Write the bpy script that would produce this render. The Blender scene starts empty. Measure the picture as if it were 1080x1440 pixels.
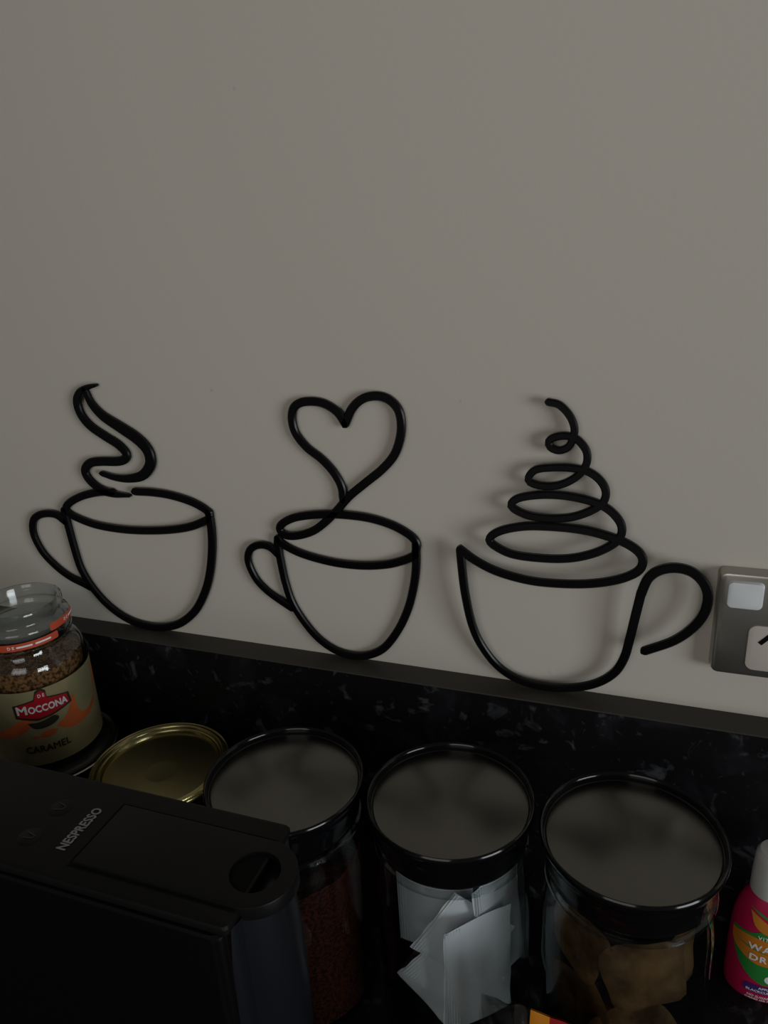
import bpy, bmesh, math, random
from mathutils import Vector, Matrix

scn = bpy.context.scene
COL = scn.collection
R = math.radians

# ------------------------------------------------------------------ camera
PITCH, YAW, ROLL = R(20.92), R(21.03), R(-3.438)
fwd = Vector((-math.sin(YAW)*math.cos(PITCH), math.cos(YAW)*math.cos(PITCH), -math.sin(PITCH)))
rgt = Vector((math.cos(YAW), math.sin(YAW), 0))
upv = rgt.cross(fwd)
r2 = math.cos(ROLL)*rgt + math.sin(ROLL)*upv
u2 = -math.sin(ROLL)*rgt + math.cos(ROLL)*upv
cd = bpy.data.cameras.new('camera'); cam = bpy.data.objects.new('camera', cd); COL.objects.link(cam)
cd.sensor_fit = 'VERTICAL'; cd.sensor_height = 36; cd.lens = 27.0
cd.clip_start = 0.01
m = Matrix((r2, u2, -fwd)).transposed().to_4x4(); m.translation = (0, -0.483, 0.5089)
cam.matrix_world = m
scn.camera = cam

# ------------------------------------------------------------------ light
w = bpy.data.worlds.new('room_light'); scn.world = w; w.use_nodes = True
w.node_tree.nodes['Background'].inputs[0].default_value = (1.0, 0.95, 0.87, 1)
w.node_tree.nodes['Background'].inputs[1].default_value = 0.074
ld = bpy.data.lights.new('window_daylight', 'AREA'); ld.shape = 'RECTANGLE'; ld.size = 1.7; ld.size_y = 1.7
ld.energy = 68.0; ld.color = (0.93, 0.97, 1.0)
lo = bpy.data.objects.new('window_daylight', ld); COL.objects.link(lo)
lo.location = (3.6, -2.1, 0.45)
lo.rotation_euler = (Vector((-0.15, -0.05, 0.3)) - Vector(lo.location)).to_track_quat('-Z', 'Y').to_euler()
# added soft fill behind the viewer, evens out the wall's brightness
l2 = bpy.data.lights.new('front_fill', 'AREA'); l2.shape = 'RECTANGLE'; l2.size = 0.6; l2.size_y = 0.6
l2.energy = 1.9; l2.color = (1.0, 0.97, 0.92)
o2 = bpy.data.objects.new('front_fill', l2); COL.objects.link(o2)
o2.location = (-0.15, -1.15, 0.66)
o2.rotation_euler = (Vector((-0.15, 0, 0.55)) - Vector(o2.location)).to_track_quat('-Z', 'Y').to_euler()
scn.view_settings.view_transform = 'Standard'
try: scn.view_settings.look = 'None'
except Exception: pass
scn.view_settings.gamma = 1.0
scn.view_settings.use_curve_mapping = False
scn.view_settings.exposure = 0.0
scn.cycles.use_denoising = True
scn.cycles.max_bounces = 16
scn.cycles.transparent_max_bounces = 32

# ------------------------------------------------------------------ materials
def srgb(r, g, b):
    f = lambda c: (c/255/12.92) if c/255 <= 0.04045 else ((c/255+0.055)/1.055)**2.4
    return (f(r), f(g), f(b), 1)

def mat(name, col, rough=0.5, metal=0.0, spec=0.5, coat=0.0, bump=None, var=None):
    mt = bpy.data.materials.new(name); mt.use_nodes = True
    nt = mt.node_tree; b = nt.nodes['Principled BSDF']
    b.inputs['Base Color'].default_value = col
    b.inputs['Roughness'].default_value = rough
    b.inputs['Metallic'].default_value = metal
    b.inputs['Specular IOR Level'].default_value = spec
    b.inputs['Coat Weight'].default_value = coat
    tc = nt.nodes.new('ShaderNodeTexCoord')
    if bump:
        n = nt.nodes.new('ShaderNodeTexNoise'); n.inputs['Scale'].default_value = bump[0]; n.inputs['Detail'].default_value = 4
        bp = nt.nodes.new('ShaderNodeBump'); bp.inputs['Strength'].default_value = bump[1]; bp.inputs['Distance'].default_value = bump[2]
        nt.links.new(tc.outputs['Object'], n.inputs['Vector']); nt.links.new(n.outputs['Fac'], bp.inputs['Height'])
        nt.links.new(bp.outputs['Normal'], b.inputs['Normal'])
    if var:   # (second colour, scale, lo, hi)
        n = nt.nodes.new('ShaderNodeTexNoise'); n.inputs['Scale'].default_value = var[1]; n.inputs['Detail'].default_value = 5
        cr = nt.nodes.new('ShaderNodeValToRGB')
        cr.color_ramp.elements[0].position = var[2]; cr.color_ramp.elements[0].color = col
        cr.color_ramp.elements[1].position = var[3]; cr.color_ramp.elements[1].color = var[0]
        nt.links.new(tc.outputs['Object'], n.inputs['Vector']); nt.links.new(n.outputs['Fac'], cr.inputs['Fac'])
        nt.links.new(cr.outputs['Color'], b.inputs['Base Color'])
    return mt

def glass(name, tint=(0.95, 0.96, 0.96, 1), edge=(0.55, 0.58, 0.58, 1), ior=1.45, rough=0.03, power=1.0):
    """thin clear glass: transparent body, darker where the wall is seen edge-on, Fresnel gloss"""
    mt = bpy.data.materials.new(name); mt.use_nodes = True
    nt = mt.node_tree; nt.nodes.clear()
    out = nt.nodes.new('ShaderNodeOutputMaterial'); mix = nt.nodes.new('ShaderNodeMixShader')
    tr = nt.nodes.new('ShaderNodeBsdfTransparent'); gl = nt.nodes.new('ShaderNodeBsdfGlossy')
    lw = nt.nodes.new('ShaderNodeLayerWeight'); lw.inputs['Blend'].default_value = 0.35
    mc = nt.nodes.new('ShaderNodeMix'); mc.data_type = 'RGBA'
    mc.inputs[6].default_value = tint; mc.inputs[7].default_value = edge
    # Schlick reflectance, the same from both sides of the thin wall
    f0 = ((ior-1)/(ior+1))**2
    lf = nt.nodes.new('ShaderNodeLayerWeight'); lf.inputs['Blend'].default_value = 0.5
    p5 = nt.nodes.new('ShaderNodeMath'); p5.operation = 'POWER'; p5.inputs[1].default_value = 5.0
    fr = nt.nodes.new('ShaderNodeMath'); fr.operation = 'MULTIPLY_ADD'; fr.inputs[1].default_value = 1-f0; fr.inputs[2].default_value = f0
    nt.links.new(lf.outputs['Facing'], p5.inputs[0]); nt.links.new(p5.outputs[0], fr.inputs[0])
    gl.inputs['Roughness'].default_value = rough
    pw = nt.nodes.new('ShaderNodeMath'); pw.operation = 'MULTIPLY'; pw.inputs[1].default_value = power
    pw.use_clamp = True
    nt.links.new(lw.outputs['Facing'], mc.inputs[0]); nt.links.new(mc.outputs[2], tr.inputs['Color'])
    nt.links.new(fr.outputs[0], pw.inputs[0]); nt.links.new(pw.outputs[0], mix.inputs[0])
    nt.links.new(tr.outputs[0], mix.inputs[1]); nt.links.new(gl.outputs[0], mix.inputs[2])
    nt.links.new(mix.outputs[0], out.inputs[0])
    return mt

def wall_mat():
    mt = mat('wall_paint', (0.57, 0.535, 0.472, 1), 0.6, spec=0.25)
    nt = mt.node_tree; b = nt.nodes['Principled BSDF']; tc = nt.nodes['Texture Coordinate']
    n1 = nt.nodes.new('ShaderNodeTexNoise'); n1.inputs['Scale'].default_value = 260; n1.inputs['Detail'].default_value = 3
    v = nt.nodes.new('ShaderNodeTexVoronoi'); v.inputs['Scale'].default_value = 26
    r = nt.nodes.new('ShaderNodeMapRange'); r.inputs[1].default_value = 0.03; r.inputs[2].default_value = 0.07; r.inputs[3].default_value = 1; r.inputs[4].default_value = 0
    wn = nt.nodes.new('ShaderNodeTexNoise'); wn.inputs['Scale'].default_value = 9
    gt = nt.nodes.new('ShaderNodeMapRange'); gt.inputs[1].default_value = 0.55; gt.inputs[2].default_value = 0.65
    mu = nt.nodes.new('ShaderNodeMath'); mu.operation = 'MULTIPLY'
    ad = nt.nodes.new('ShaderNodeMath'); ad.operation = 'MULTIPLY_ADD'; ad.inputs[1].default_value = 0.18
    bp = nt.nodes.new('ShaderNodeBump'); bp.inputs['Strength'].default_value = 0.35; bp.inputs['Distance'].default_value = 0.0012
    L = nt.links.new
    for x in (n1, v, wn): L(tc.outputs['Object'], x.inputs['Vector'])
    L(v.outputs['Distance'], r.inputs[0]); L(wn.outputs['Fac'], gt.inputs[0])
    L(r.outputs[0], mu.inputs[0]); L(gt.outputs[0], mu.inputs[1])
    L(n1.outputs['Fac'], ad.inputs[0]); L(mu.outputs[0], ad.inputs[2])
    L(ad.outputs[0], bp.inputs['Height']); L(bp.outputs['Normal'], b.inputs['Normal'])
    # rare little scuffs
    v2 = nt.nodes.new('ShaderNodeTexVoronoi'); v2.inputs['Scale'].default_value = 13
    r2 = nt.nodes.new('ShaderNodeMapRange'); r2.inputs[1].default_value = 0.018; r2.inputs[2].default_value = 0.03; r2.inputs[3].default_value = 0.55; r2.inputs[4].default_value = 0
    mx = nt.nodes.new('ShaderNodeMix'); mx.data_type = 'RGBA'
    mx.inputs[6].default_value = (0.57, 0.535, 0.472, 1); mx.inputs[7].default_value = (0.25, 0.24, 0.22, 1)
    L(tc.outputs['Object'], v2.inputs['Vector']); L(v2.outputs['Distance'], r2.inputs[0])
    L(r2.outputs[0], mx.inputs[0]); L(mx.outputs[2], b.inputs['Base Color'])
    return mt

def stone_mat():
    mt = mat('black_flecked_laminate', (0.006, 0.006, 0.007, 1), 0.4, spec=0.22)
    nt = mt.node_tree; b = nt.nodes['Principled BSDF']; tc = nt.nodes['Texture Coordinate']; L = nt.links.new
    def flecks(scale, dist, lo, hi, seed):
        mp = nt.nodes.new('ShaderNodeMapping'); mp.inputs['Location'].default_value = seed
        n = nt.nodes.new('ShaderNodeTexNoise'); n.inputs['Scale'].default_value = scale; n.inputs['Detail'].default_value = 3
        n.inputs['Roughness'].default_value = 0.6; n.inputs['Distortion'].default_value = dist
        r = nt.nodes.new('ShaderNodeMapRange'); r.inputs[1].default_value = lo; r.inputs[2].default_value = hi
        L(tc.outputs['Object'], mp.inputs[0]); L(mp.outputs[0], n.inputs['Vector']); L(n.outputs['Fac'], r.inputs[0])
        return r
    a = flecks(48, 0.6, 0.59, 0.69, (3, 1, 2)); c = flecks(140, 0.4, 0.64, 0.72, (7, 5, 1)); d = flecks(22, 1.0, 0.5, 0.75, (1, 8, 4))
    m1 = nt.nodes.new('ShaderNodeMix'); m1.data_type = 'RGBA'; m1.inputs[6].default_value = (0.006, 0.006, 0.007, 1); m1.inputs[7].default_value = (0.018, 0.018, 0.023, 1)
    m2 = nt.nodes.new('ShaderNodeMix'); m2.data_type = 'RGBA'; m2.inputs[7].default_value = (0.055, 0.058, 0.064, 1)
    m3 = nt.nodes.new('ShaderNodeMix'); m3.data_type = 'RGBA'; m3.inputs[7].default_value = (0.035, 0.035, 0.039, 1)
    L(d.outputs[0], m1.inputs[0]); L(m1.outputs[2], m2.inputs[6]); L(a.outputs[0], m2.inputs[0])
    L(m2.outputs[2], m3.inputs[6]); L(c.outputs[0], m3.inputs[0]); L(m3.outputs[2], b.inputs['Base Color'])
    return mt

M = {
 'wall': wall_mat(), 'stone': stone_mat(),
 'ledge': mat('lit_laminate_strip', srgb(62, 58, 54), 0.55, spec=0.3, bump=(400, 0.15, 0.0004)),  # top face of the black laminate, reflected light put into a paler grey
 'art': mat('black_satin_plastic', (0.003, 0.0031, 0.0035, 1), 0.3, spec=0.22),
 'steel': mat('brushed_grey_metal', (0.44, 0.425, 0.39, 1), 0.3, metal=0.92, bump=(300, 0.05, 0.0003)),
 'switch': mat('pale_grey_rocker', (0.72, 0.75, 0.77, 1), 0.3),
 'socket': mat('off_white_socket', (0.55, 0.50, 0.44, 1), 0.35),
 'hole': mat('dark_slot', (0.004, 0.004, 0.004, 1), 0.8, spec=0.1),
 'lid': mat('gloss_black_plastic', (0.003, 0.0032, 0.0038, 1), 0.11, spec=0.35),
 'disc': mat('smoked_metal_disc', (0.15, 0.145, 0.13, 1), 0.27, metal=1.0, bump=(6, 0.06, 0.001)),
 'glass': glass('clear_jar_glass'),
 'thick': glass('thick_clear_glass', (0.93, 0.955, 0.955, 1), (0.66, 0.70, 0.70, 1), 1.5, 0.04, 1.5),
 'gold': mat('gold_lacquered_tin', (0.45, 0.395, 0.19, 1), 0.25, metal=1.0),
 'darktin': mat('dark_grey_tin', (0.06, 0.058, 0.055, 1), 0.3, metal=0.6),
 'chrome': mat('pale_metal_bead', (0.45, 0.43, 0.40, 1), 0.3, metal=1.0),
 'granule': mat('instant_coffee_granules', srgb(168, 122, 80), 0.8, spec=0.1, bump=(420, 0.9, 0.003), var=(srgb(84, 54, 32), 330, 0.42, 0.6)),
 'cocoa': mat('red_brown_powder', srgb(66, 31, 21), 0.9, spec=0.05, bump=(600, 0.9, 0.002), var=(srgb(30, 15, 10), 500, 0.42, 0.6)),
 'paper': mat('white_sachet_paper', (0.80, 0.84, 0.88, 1), 0.55, spec=0.3, bump=(180, 0.25, 0.001)),
 'teabag': mat('tan_filter_paper', srgb(104, 80, 50), 0.8, spec=0.1, bump=(160, 0.5, 0.002), var=(srgb(52, 35, 21), 45, 0.4, 0.68)),
 'olive': mat('olive_gold_label', srgb(168, 158, 118), 0.42, metal=0.2, var=(srgb(130, 128, 96), 24, 0.35, 0.7)),
 'orange': mat('burnt_orange_print', srgb(208, 104, 56), 0.5, var=(srgb(176, 74, 44), 40, 0.4, 0.7)),
 'tape': mat('orange_seal_tape', srgb(186, 76, 48), 0.45),
 'red': mat('red_badge', srgb(176, 20, 36), 0.45),
 'darkprint': mat('dark_olive_print', srgb(44, 42, 32), 0.5),
 'white': mat('white_print', (0.8, 0.8, 0.82, 1), 0.5),
 'machine': mat('matt_black_plastic', (0.0035, 0.0035, 0.0035, 1), 0.5, spec=0.2, bump=(900, 0.05, 0.0003)),
 'machine_side': mat('gloss_black_side', (0.003, 0.003, 0.003, 1), 0.22, spec=0.3),
 'nose': mat('black_plastic_window_tint', (0.006, 0.0075, 0.010, 1), 0.32, spec=0.4),  # black plastic with the window's bluish reflection mixed into its base colour
 'lever': mat('satin_black_lever', (0.004, 0.004, 0.0038, 1), 0.42, spec=0.2),
 'logo': mat('grey_print', (0.22, 0.22, 0.22, 1), 0.5),
 'faint': mat('dark_grey_print', (0.02, 0.02, 0.02, 1), 0.5),
 'pink': mat('magenta_plastic', srgb(182, 24, 74), 0.4, spec=0.4),
 'cap': mat('white_cap_plastic', (0.62, 0.62, 0.60, 1), 0.45),
 'leaf': mat('green_print', srgb(40, 130, 52), 0.5),
 'fruit': mat('amber_print', srgb(200, 122, 34), 0.5),
 'purple': mat('purple_print', srgb(66, 36, 110), 0.5),
 'amber': mat('amber_wrapper', srgb(200, 124, 8), 0.4),
 'wrapred': mat('red_wrapper', srgb(150, 14, 18), 0.4),
 'frost': glass('frosted_seal', (0.8, 0.8, 0.8, 1), (0.6, 0.6, 0.6, 1), 1.5, 0.5, 5.0),
 'film': glass('clear_crinkled_film', (0.9, 0.9, 0.9, 1), (0.6, 0.6, 0.6, 1), 1.5, 0.12, 2.5),
}

# ------------------------------------------------------------------ helpers
def link(name, bm, material, parent=None, smooth=True, angle=40):
    me = bpy.data.meshes.new(name)
    bmesh.ops.recalc_face_normals(bm, faces=bm.faces)
    bm.to_mesh(me); bm.free()
    me.materials.append(M[material])
    if smooth:
        for p in me.polygons: p.use_smooth = True
        try: me.set_sharp_from_angle(angle=R(angle))
        except Exception: pass
    o = bpy.data.objects.new(name, me); COL.objects.link(o)
    if parent:
        o.parent = parent
        o.matrix_parent_inverse = parent.matrix_world.inverted()
    return o

def tag(o, label=None, cat=None, group=None, kind=None):
    if label: o['label'] = label
    if cat: o['category'] = cat
    if group: o['group'] = group
    if kind: o['kind'] = kind
    return o

def empty(name, loc, label, cat, group=None):
    e = bpy.data.objects.new(name, None); COL.objects.link(e); e.location = loc
    e.empty_display_size = 0.02
    e.matrix_world = Matrix.Translation(loc)
    return tag(e, label, cat, group)

def box(x0, x1, y0, y1, z0, z1, bev=0.0, seg=2, bm=None):
    own = bm or bmesh.new()
    t = bmesh.new(); bmesh.ops.create_cube(t, size=1)
    for v in t.verts:
        v.co = Vector(((x0+x1)/2+v.co.x*(x1-x0), (y0+y1)/2+v.co.y*(y1-y0), (z0+z1)/2+v.co.z*(z1-z0)))
    if bev: bmesh.ops.bevel(t, geom=list(t.edges), offset=bev, segments=seg, profile=0.5, affect='EDGES')
    merge(own, t); return own

def merge(dst, src):
    vm = {v: dst.verts.new(v.co) for v in src.verts}
    for f in src.faces:
        try: dst.faces.new([vm[v] for v in f.verts])
        except ValueError: pass
    src.free()

def lathe(prof, c=(0, 0), n=64, z0=0.0, sy=1.0, closed=False, bm=None):
    """prof: list of (r, z); r == 0 closes onto the axis"""
    bm = bm or bmesh.new(); rings = []
    for r, z in prof:
        if r <= 1e-6: rings.append([bm.verts.new((c[0], c[1], z0+z))])
        else: rings.append([bm.verts.new((c[0]+r*math.cos(2*math.pi*k/n), c[1]+sy*r*math.sin(2*math.pi*k/n), z0+z)) for k in range(n)])
    pairs = list(zip(rings, rings[1:]))
    if closed: pairs.append((rings[-1], rings[0]))
    for a, b in pairs:
        for k in range(n):
            j = (k+1) % n
            if len(a) == 1 and len(b) == 1: continue
            if len(a) == 1: bm.faces.new((a[0], b[k], b[j]))
            elif len(b) == 1: bm.faces.new((a[k], a[j], b[0]))
            else: bm.faces.new((a[k], a[j], b[j], b[k]))
    return bm

def spline(pts, step):
    """Catmull-Rom through 2-D points, resampled"""
    P = [Vector(p) for p in pts]; P = [2*P[0]-P[1]] + P + [2*P[-1]-P[-2]]
    out = []
    for i in range(1, len(P)-2):
        a, b, c, d = P[i-1:i+3]; n = max(2, int((c-b).length/step))
        for k in range(n):
            t = k/n
            out.append(0.5*((2*b)+(c-a)*t+(2*a-5*b+4*c-d)*t*t+(3*b-a-3*c+d)*t**3))
    out.append(P[-2]); return out

def strip(pts, width, yfun, depth=0.004, step=0.0016, wfun=None, bm=None):
    """flat rounded bar swept along a curve in the x-z plane"""
    bm = bm or bmesh.new()
    S = spline(pts, step); n = len(S)
    L = [0.0]
    for a, b in zip(S, S[1:]): L.append(L[-1]+(b-a).length)
    T = []
    for i in range(n):
        t = S[min(i+1, n-1)]-S[max(i-1, 0)]
        T.append(t.normalized() if t.length else Vector((1, 0)))
    rows = []
    def ring(c, t, wd):
        nn = Vector((-t.y, t.x)); h = wd/2; e = min(0.0009, h*0.6); d = depth/2
        sec = [(-h, -d+e), (-h+e, -d), (h-e, -d), (h, -d+e), (h, d-e), (h-e, d), (-h+e, d), (-h, d-e)]
        rows.append([bm.verts.new((c.x+nn.x*s, yfun(c.y+nn.y*s)+q, c.y+nn.y*s)) for s, q in sec])
    wf = wfun or (lambda u: 1.0)
    w0, w1 = width*wf(0), width*wf(1)
    for a in (85, 60, 35, 15): ring(S[0]-T[0]*(w0/2*math.sin(R(a))), T[0], w0*math.cos(R(a)))
    for i in range(n): ring(S[i], T[i], width*wf(L[i]/L[-1]))
    for a in (15, 35, 60, 85): ring(S[-1]+T[-1]*(w1/2*math.sin(R(a))), T[-1], w1*math.cos(R(a)))
    for a, b in zip(rows, rows[1:]):
        for k in range(8):
            j = (k+1) % 8; bm.faces.new((a[k], a[j], b[j], b[k]))
    bm.faces.new(rows[0]); bm.faces.new(rows[-1])
    return bm

def poly_bm(outlines):
    bm = bmesh.new(); es = []
    for o in outlines:
        vs = [bm.verts.new((x, y, 0)) for x, y in o]
        for a, b in zip(vs, vs[1:]+vs[:1]): es.append(bm.edges.new((a, b)))
    bmesh.ops.triangle_fill(bm, edges=es, use_beauty=True)
    return bm

def text_bm(s, size, bold=0.0, shear=0.0, space=1.0, xscale=1.0):
    cu = bpy.data.curves.new('t', 'FONT'); cu.body = s; cu.size = size; cu.align_x = 'CENTER'; cu.align_y = 'CENTER'
    cu.shear = shear; cu.space_character = space; cu.resolution_u = 3
    o = bpy.data.objects.new('t', cu); COL.objects.link(o)
    dg = bpy.context.evaluated_depsgraph_get(); me = bpy.data.meshes.new_from_object(o.evaluated_get(dg))
    bm = bmesh.new(); bm.from_mesh(me)
    if bold:
        src = bm; bm = bmesh.new()
        for dx, dy, dz_ in ((-bold, 0, 0), (bold, 0, 3e-5), (0, bold, 6e-5), (0, -bold, 9e-5)):
            c = src.copy(); bmesh.ops.translate(c, verts=c.verts, vec=(dx, dy, dz_)); merge(bm, c)
        src.free()
    for v in bm.verts: v.co.x *= xscale
    bpy.data.objects.remove(o); bpy.data.curves.remove(cu); bpy.data.meshes.remove(me)
    return bm

def fit(bm, u0, u1, v0, v1):
    """scale flat lettering into the box u0..u1, v0..v1"""
    xs = [v.co.x for v in bm.verts]; ys = [v.co.y for v in bm.verts]
    for v in bm.verts:
        v.co.x = u0+(v.co.x-min(xs))/(max(xs)-min(xs))*(u1-u0); v.co.y = v0+(v.co.y-min(ys))/(max(ys)-min(ys))*(v1-v0)
    return bm

def shift(bm, dx, dy, s=1.0):
    for v in bm.verts: v.co.x = v.co.x*s+dx; v.co.y = v.co.y*s+dy
    return bm

def wrap(bm, fn, step=0.003):
    """cut a flat (u,v) sheet into narrow columns, then bend it by fn(u,v) -> xyz"""
    xs = [v.co.x for v in bm.verts]; x = min(xs)+step
    while x < max(xs):
        bmesh.ops.bisect_plane(bm, geom=list(bm.verts)+list(bm.edges)+list(bm.faces), plane_co=(x, 0, 0), plane_no=(1, 0, 0)); x += step
    for v in bm.verts: v.co = Vector(fn(v.co.x, v.co.y))
    return bm

# ------------------------------------------------------------------ setting
H = 0.185       # height of the upstand above the worktop
tag(link('wall_back', box(-1.9, 1.2, 0, 0.1, -0.2, 1.7), 'wall', smooth=False), kind='structure',
    label='plain beige grey painted kitchen wall', cat='wall')
sp = empty('splashback', (-0.35, -0.011, 0), 'low black flecked splashback running along the foot of the wall', 'splashback')
link('panel', box(-1.9, 1.2, -0.0218, -0.0003, 0.0003, H-0.0012), 'stone', sp, smooth=False)
tag(link('top_edge', box(-1.9, 1.2, -0.0222, 0.0, H-0.0012, H, 0.0004, 1), 'ledge', sp, smooth=False), 'plain laminate top ledge with reflected light in its grey')
tag(link('worktop', box(-1.9, 1.2, -0.62, 0.0, -0.04, 0.0, 0.002), 'stone', smooth=False), 'black flecked kitchen worktop under the jars', 'worktop')

# ------------------------------------------------------------------ wire cups on the wall
PATHS = {
    'c1_steam_a': [(-417.3,400.3),(-426.3,398.3),(-434.6,393.8),(-438.6,385.6),(-436.8,375.7),(-429.5,366.8),(-417.1,359.0),(-406.5,353.0),(-400.1,345.9),(-402.6,341.1),(-410.7,338.8),(-426.3,338.0),(-437.9,335.9),(-444.5,329.4),(-442.4,321.8),(-433.9,314.5),(-421.4,310.5),(-404.9,309.9)],
    'c1_steam_b': [(-428.3,396.2),(-424.9,385.9),(-416.4,376.3),(-402.2,367.8),(-388.1,359.3),(-379.9,351.1),(-377.8,342.4),(-380.8,334.9),(-389.2,327.8),(-402.8,324.7),(-415.9,324.9),(-427.6,327.5)],
    'c1_rim': [(-421.0,311.9),(-434.8,310.9),(-451.7,306.8),(-466.2,300.4),(-473.2,294.2),(-471.2,289.9),(-462.8,285.6),(-444.0,280.8),(-419.2,279.1),(-394.5,280.0),(-370.1,282.9),(-350.2,287.4),(-333.5,294.5)],
    'c1_back': [(-398.1,314.0),(-381.2,314.3),(-364.5,313.0),(-346.5,309.0),(-334.1,303.3),(-330.8,298.9)],
    'c1_body': [(-331.1,300.8),(-331.3,285.5),(-333.3,269.8),(-338.2,249.5),(-345.9,230.4),(-358.7,212.1),(-376.6,198.4),(-395.8,192.3),(-414.5,191.7),(-432.5,195.9),(-449.4,206.0),(-462.9,220.8),(-471.0,237.3),(-473.6,256.4),(-474.9,277.2),(-475.5,291.6)],
    'c1_handle': [(-477.0,281.2),(-486.3,287.0),(-499.8,286.6),(-510.5,281.6),(-515.2,272.7),(-515.2,262.1),(-509.6,248.6),(-498.3,236.6),(-485.6,228.1),(-473.2,223.6),(-465.4,220.6)],
    'c2_loop': [(-161.7,283.1),(-160.8,290.3),(-165.4,296.2),(-177.3,302.5),(-192.6,306.5),(-208.2,307.9),(-227.6,307.6),(-244.2,305.5),(-258.0,302.0),(-268.0,296.2),(-269.8,291.1),(-264.7,287.3),(-254.4,288.3),(-242.1,293.0),(-231.4,300.9),(-220.8,311.3),(-210.3,322.8),(-196.9,334.0),(-184.0,344.5),(-174.4,355.3),(-169.4,367.1),(-167.8,378.5),(-169.8,388.3),(-176.6,395.0),(-185.2,396.9),(-194.9,394.6),(-202.9,388.0),(-209.1,376.8)],
    'c2_heart': [(-209.1,376.8),(-214.5,384.9),(-223.3,390.4),(-232.4,392.0),(-241.9,390.9),(-247.9,386.8),(-250.2,378.7),(-248.3,368.3),(-240.5,358.1),(-230.1,350.3),(-221.4,340.9),(-216.0,330.5),(-215.2,320.4)],
    'c2_rim': [(-272.4,284.1),(-268.2,279.4),(-255.9,273.9),(-239.3,270.1),(-221.1,268.1),(-201.5,268.5),(-183.7,271.5),(-171.0,276.1),(-161.5,281.2)],
    'c2_body': [(-161.2,289.5),(-161.9,271.9),(-164.5,255.3),(-169.8,236.2),(-178.7,217.8),(-191.1,201.8),(-205.0,193.8),(-218.8,191.6),(-232.4,194.2),(-245.8,201.9),(-256.9,214.1),(-266.0,229.2),(-270.3,246.4),(-272.3,263.7),(-273.2,277.3),(-272.7,284.1)],
    'c2_handle': [(-274.0,270.4),(-280.0,275.8),(-287.8,277.3),(-296.2,274.2),(-300.7,267.7),(-301.0,258.9),(-296.2,247.0),(-288.2,238.1),(-278.3,231.2),(-267.3,225.0)],
    'c3_cream': [(-69.0,396.1),(-62.5,394.5),(-56.4,388.5),(-53.1,381.6),(-52.9,375.4),(-55.7,368.2),(-61.6,365.2),(-67.2,367.1),(-68.2,371.2),(-63.6,374.1),(-56.8,374.9),(-50.8,372.8),(-45.5,366.8),(-44.1,360.6),(-45.8,354.3),(-51.5,347.6),(-60.9,342.5),(-71.4,341.3),(-79.5,343.2),(-80.5,346.8),(-76.2,351.7),(-66.5,353.7),(-54.4,354.2),(-44.0,352.6),(-36.2,347.6),(-32.0,340.7),(-32.9,333.4),(-39.5,327.4),(-51.3,322.0),(-65.4,319.9),(-79.8,320.7),(-90.0,324.7),(-91.4,328.4),(-85.6,332.5),(-71.3,335.3),(-55.4,335.5),(-39.7,332.9),(-29.3,328.2),(-22.1,320.6),(-20.8,313.4),(-24.7,306.6),(-36.3,298.9),(-51.9,293.6),(-69.9,291.8),(-90.2,292.8),(-103.5,298.5),(-105.5,303.3),(-98.0,308.8),(-83.3,312.9),(-67.0,314.2),(-47.5,313.9),(-31.8,311.5),(-18.0,307.2),(-9.2,301.5),(-6.8,295.2),(-10.1,288.3),(-21.6,281.6),(-38.9,276.8),(-58.5,274.6),(-78.8,274.7),(-99.6,278.7),(-115.0,285.3),(-126.2,292.8)],
    'c3_body': [(-126.2,292.8),(-125.4,282.2),(-123.3,258.7),(-119.3,233.7),(-112.8,215.4),(-101.0,198.0),(-84.9,187.9),(-65.0,185.4),(-45.6,188.9),(-30.7,196.3),(-20.1,207.6),(-14.4,222.0),(-11.6,238.3),(-9.1,256.1),(-6.6,273.0)],
    'c3_handle': [(-6.6,273.0),(-3.1,284.2),(3.2,290.6),(12.8,293.5),(22.7,291.7),(30.1,285.0),(33.3,275.9),(31.9,263.8),(25.6,251.5),(15.1,240.2),(-1.5,229.8)],
}
def path(k):
    o = []
    for x, z in PATHS[k]:
        if k.startswith('c3'): z += 3.0*max(0, 225-z)/40
        elif z < 230: z -= 3.0*(230-z)/40
        o.append((x/1000, z/1000))
    return o
flat = lambda z: -0.0036
lean = lambda z: -(0.006+0.007*math.exp(-((z-H-0.09)/0.06)**2))
W = 0.0066
a = empty('wire_cup', (-0.40, -0.0036, H), 'black line-art coffee cup with curling steam, leftmost on the wall', 'wall art', 'line-art cups on the wall')
link('steam', strip(path('c1_steam_a'), 0.0074, flat, wfun=lambda u: min(1, 0.35+u*5)*min(1, 0.4+(1-u)*5)), 'art', a)
link('steam', strip(path('c1_steam_b'), 0.0098, flat, wfun=lambda u: 0.45+0.55*math.sin(math.pi*min(1, u*0.85+0.12))**1.5), 'art', a)
bm = strip(path('c1_rim'), W, flat); strip(path('c1_back'), W, flat, bm=bm); link('rim', bm, 'art', a)
link('bowl', strip(path('c1_body'), 0.0070, flat), 'art', a)
link('handle', strip(path('c1_handle'), W, flat), 'art', a)
a = empty('wire_cup', (-0.215, -0.0036, H), 'black line-art coffee cup with a heart rising from it, middle of the three', 'wall art', 'line-art cups on the wall')
bm = strip(path('c2_loop'), 0.0062, flat); strip(path('c2_heart'), 0.0062, flat, bm=bm); link('heart_loop', bm, 'art', a)
link('rim', strip(path('c2_rim'), 0.0062, flat), 'art', a)
link('bowl', strip(path('c2_body'), 0.0062, flat), 'art', a)
link('handle', strip(path('c2_handle'), 0.0060, flat), 'art', a)
a = empty('wire_cup', (-0.06, -0.0065, H), 'black line-art coffee cup topped with a spiral of cream beside the power outlet', 'wall art', 'line-art cups on the wall')
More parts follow.
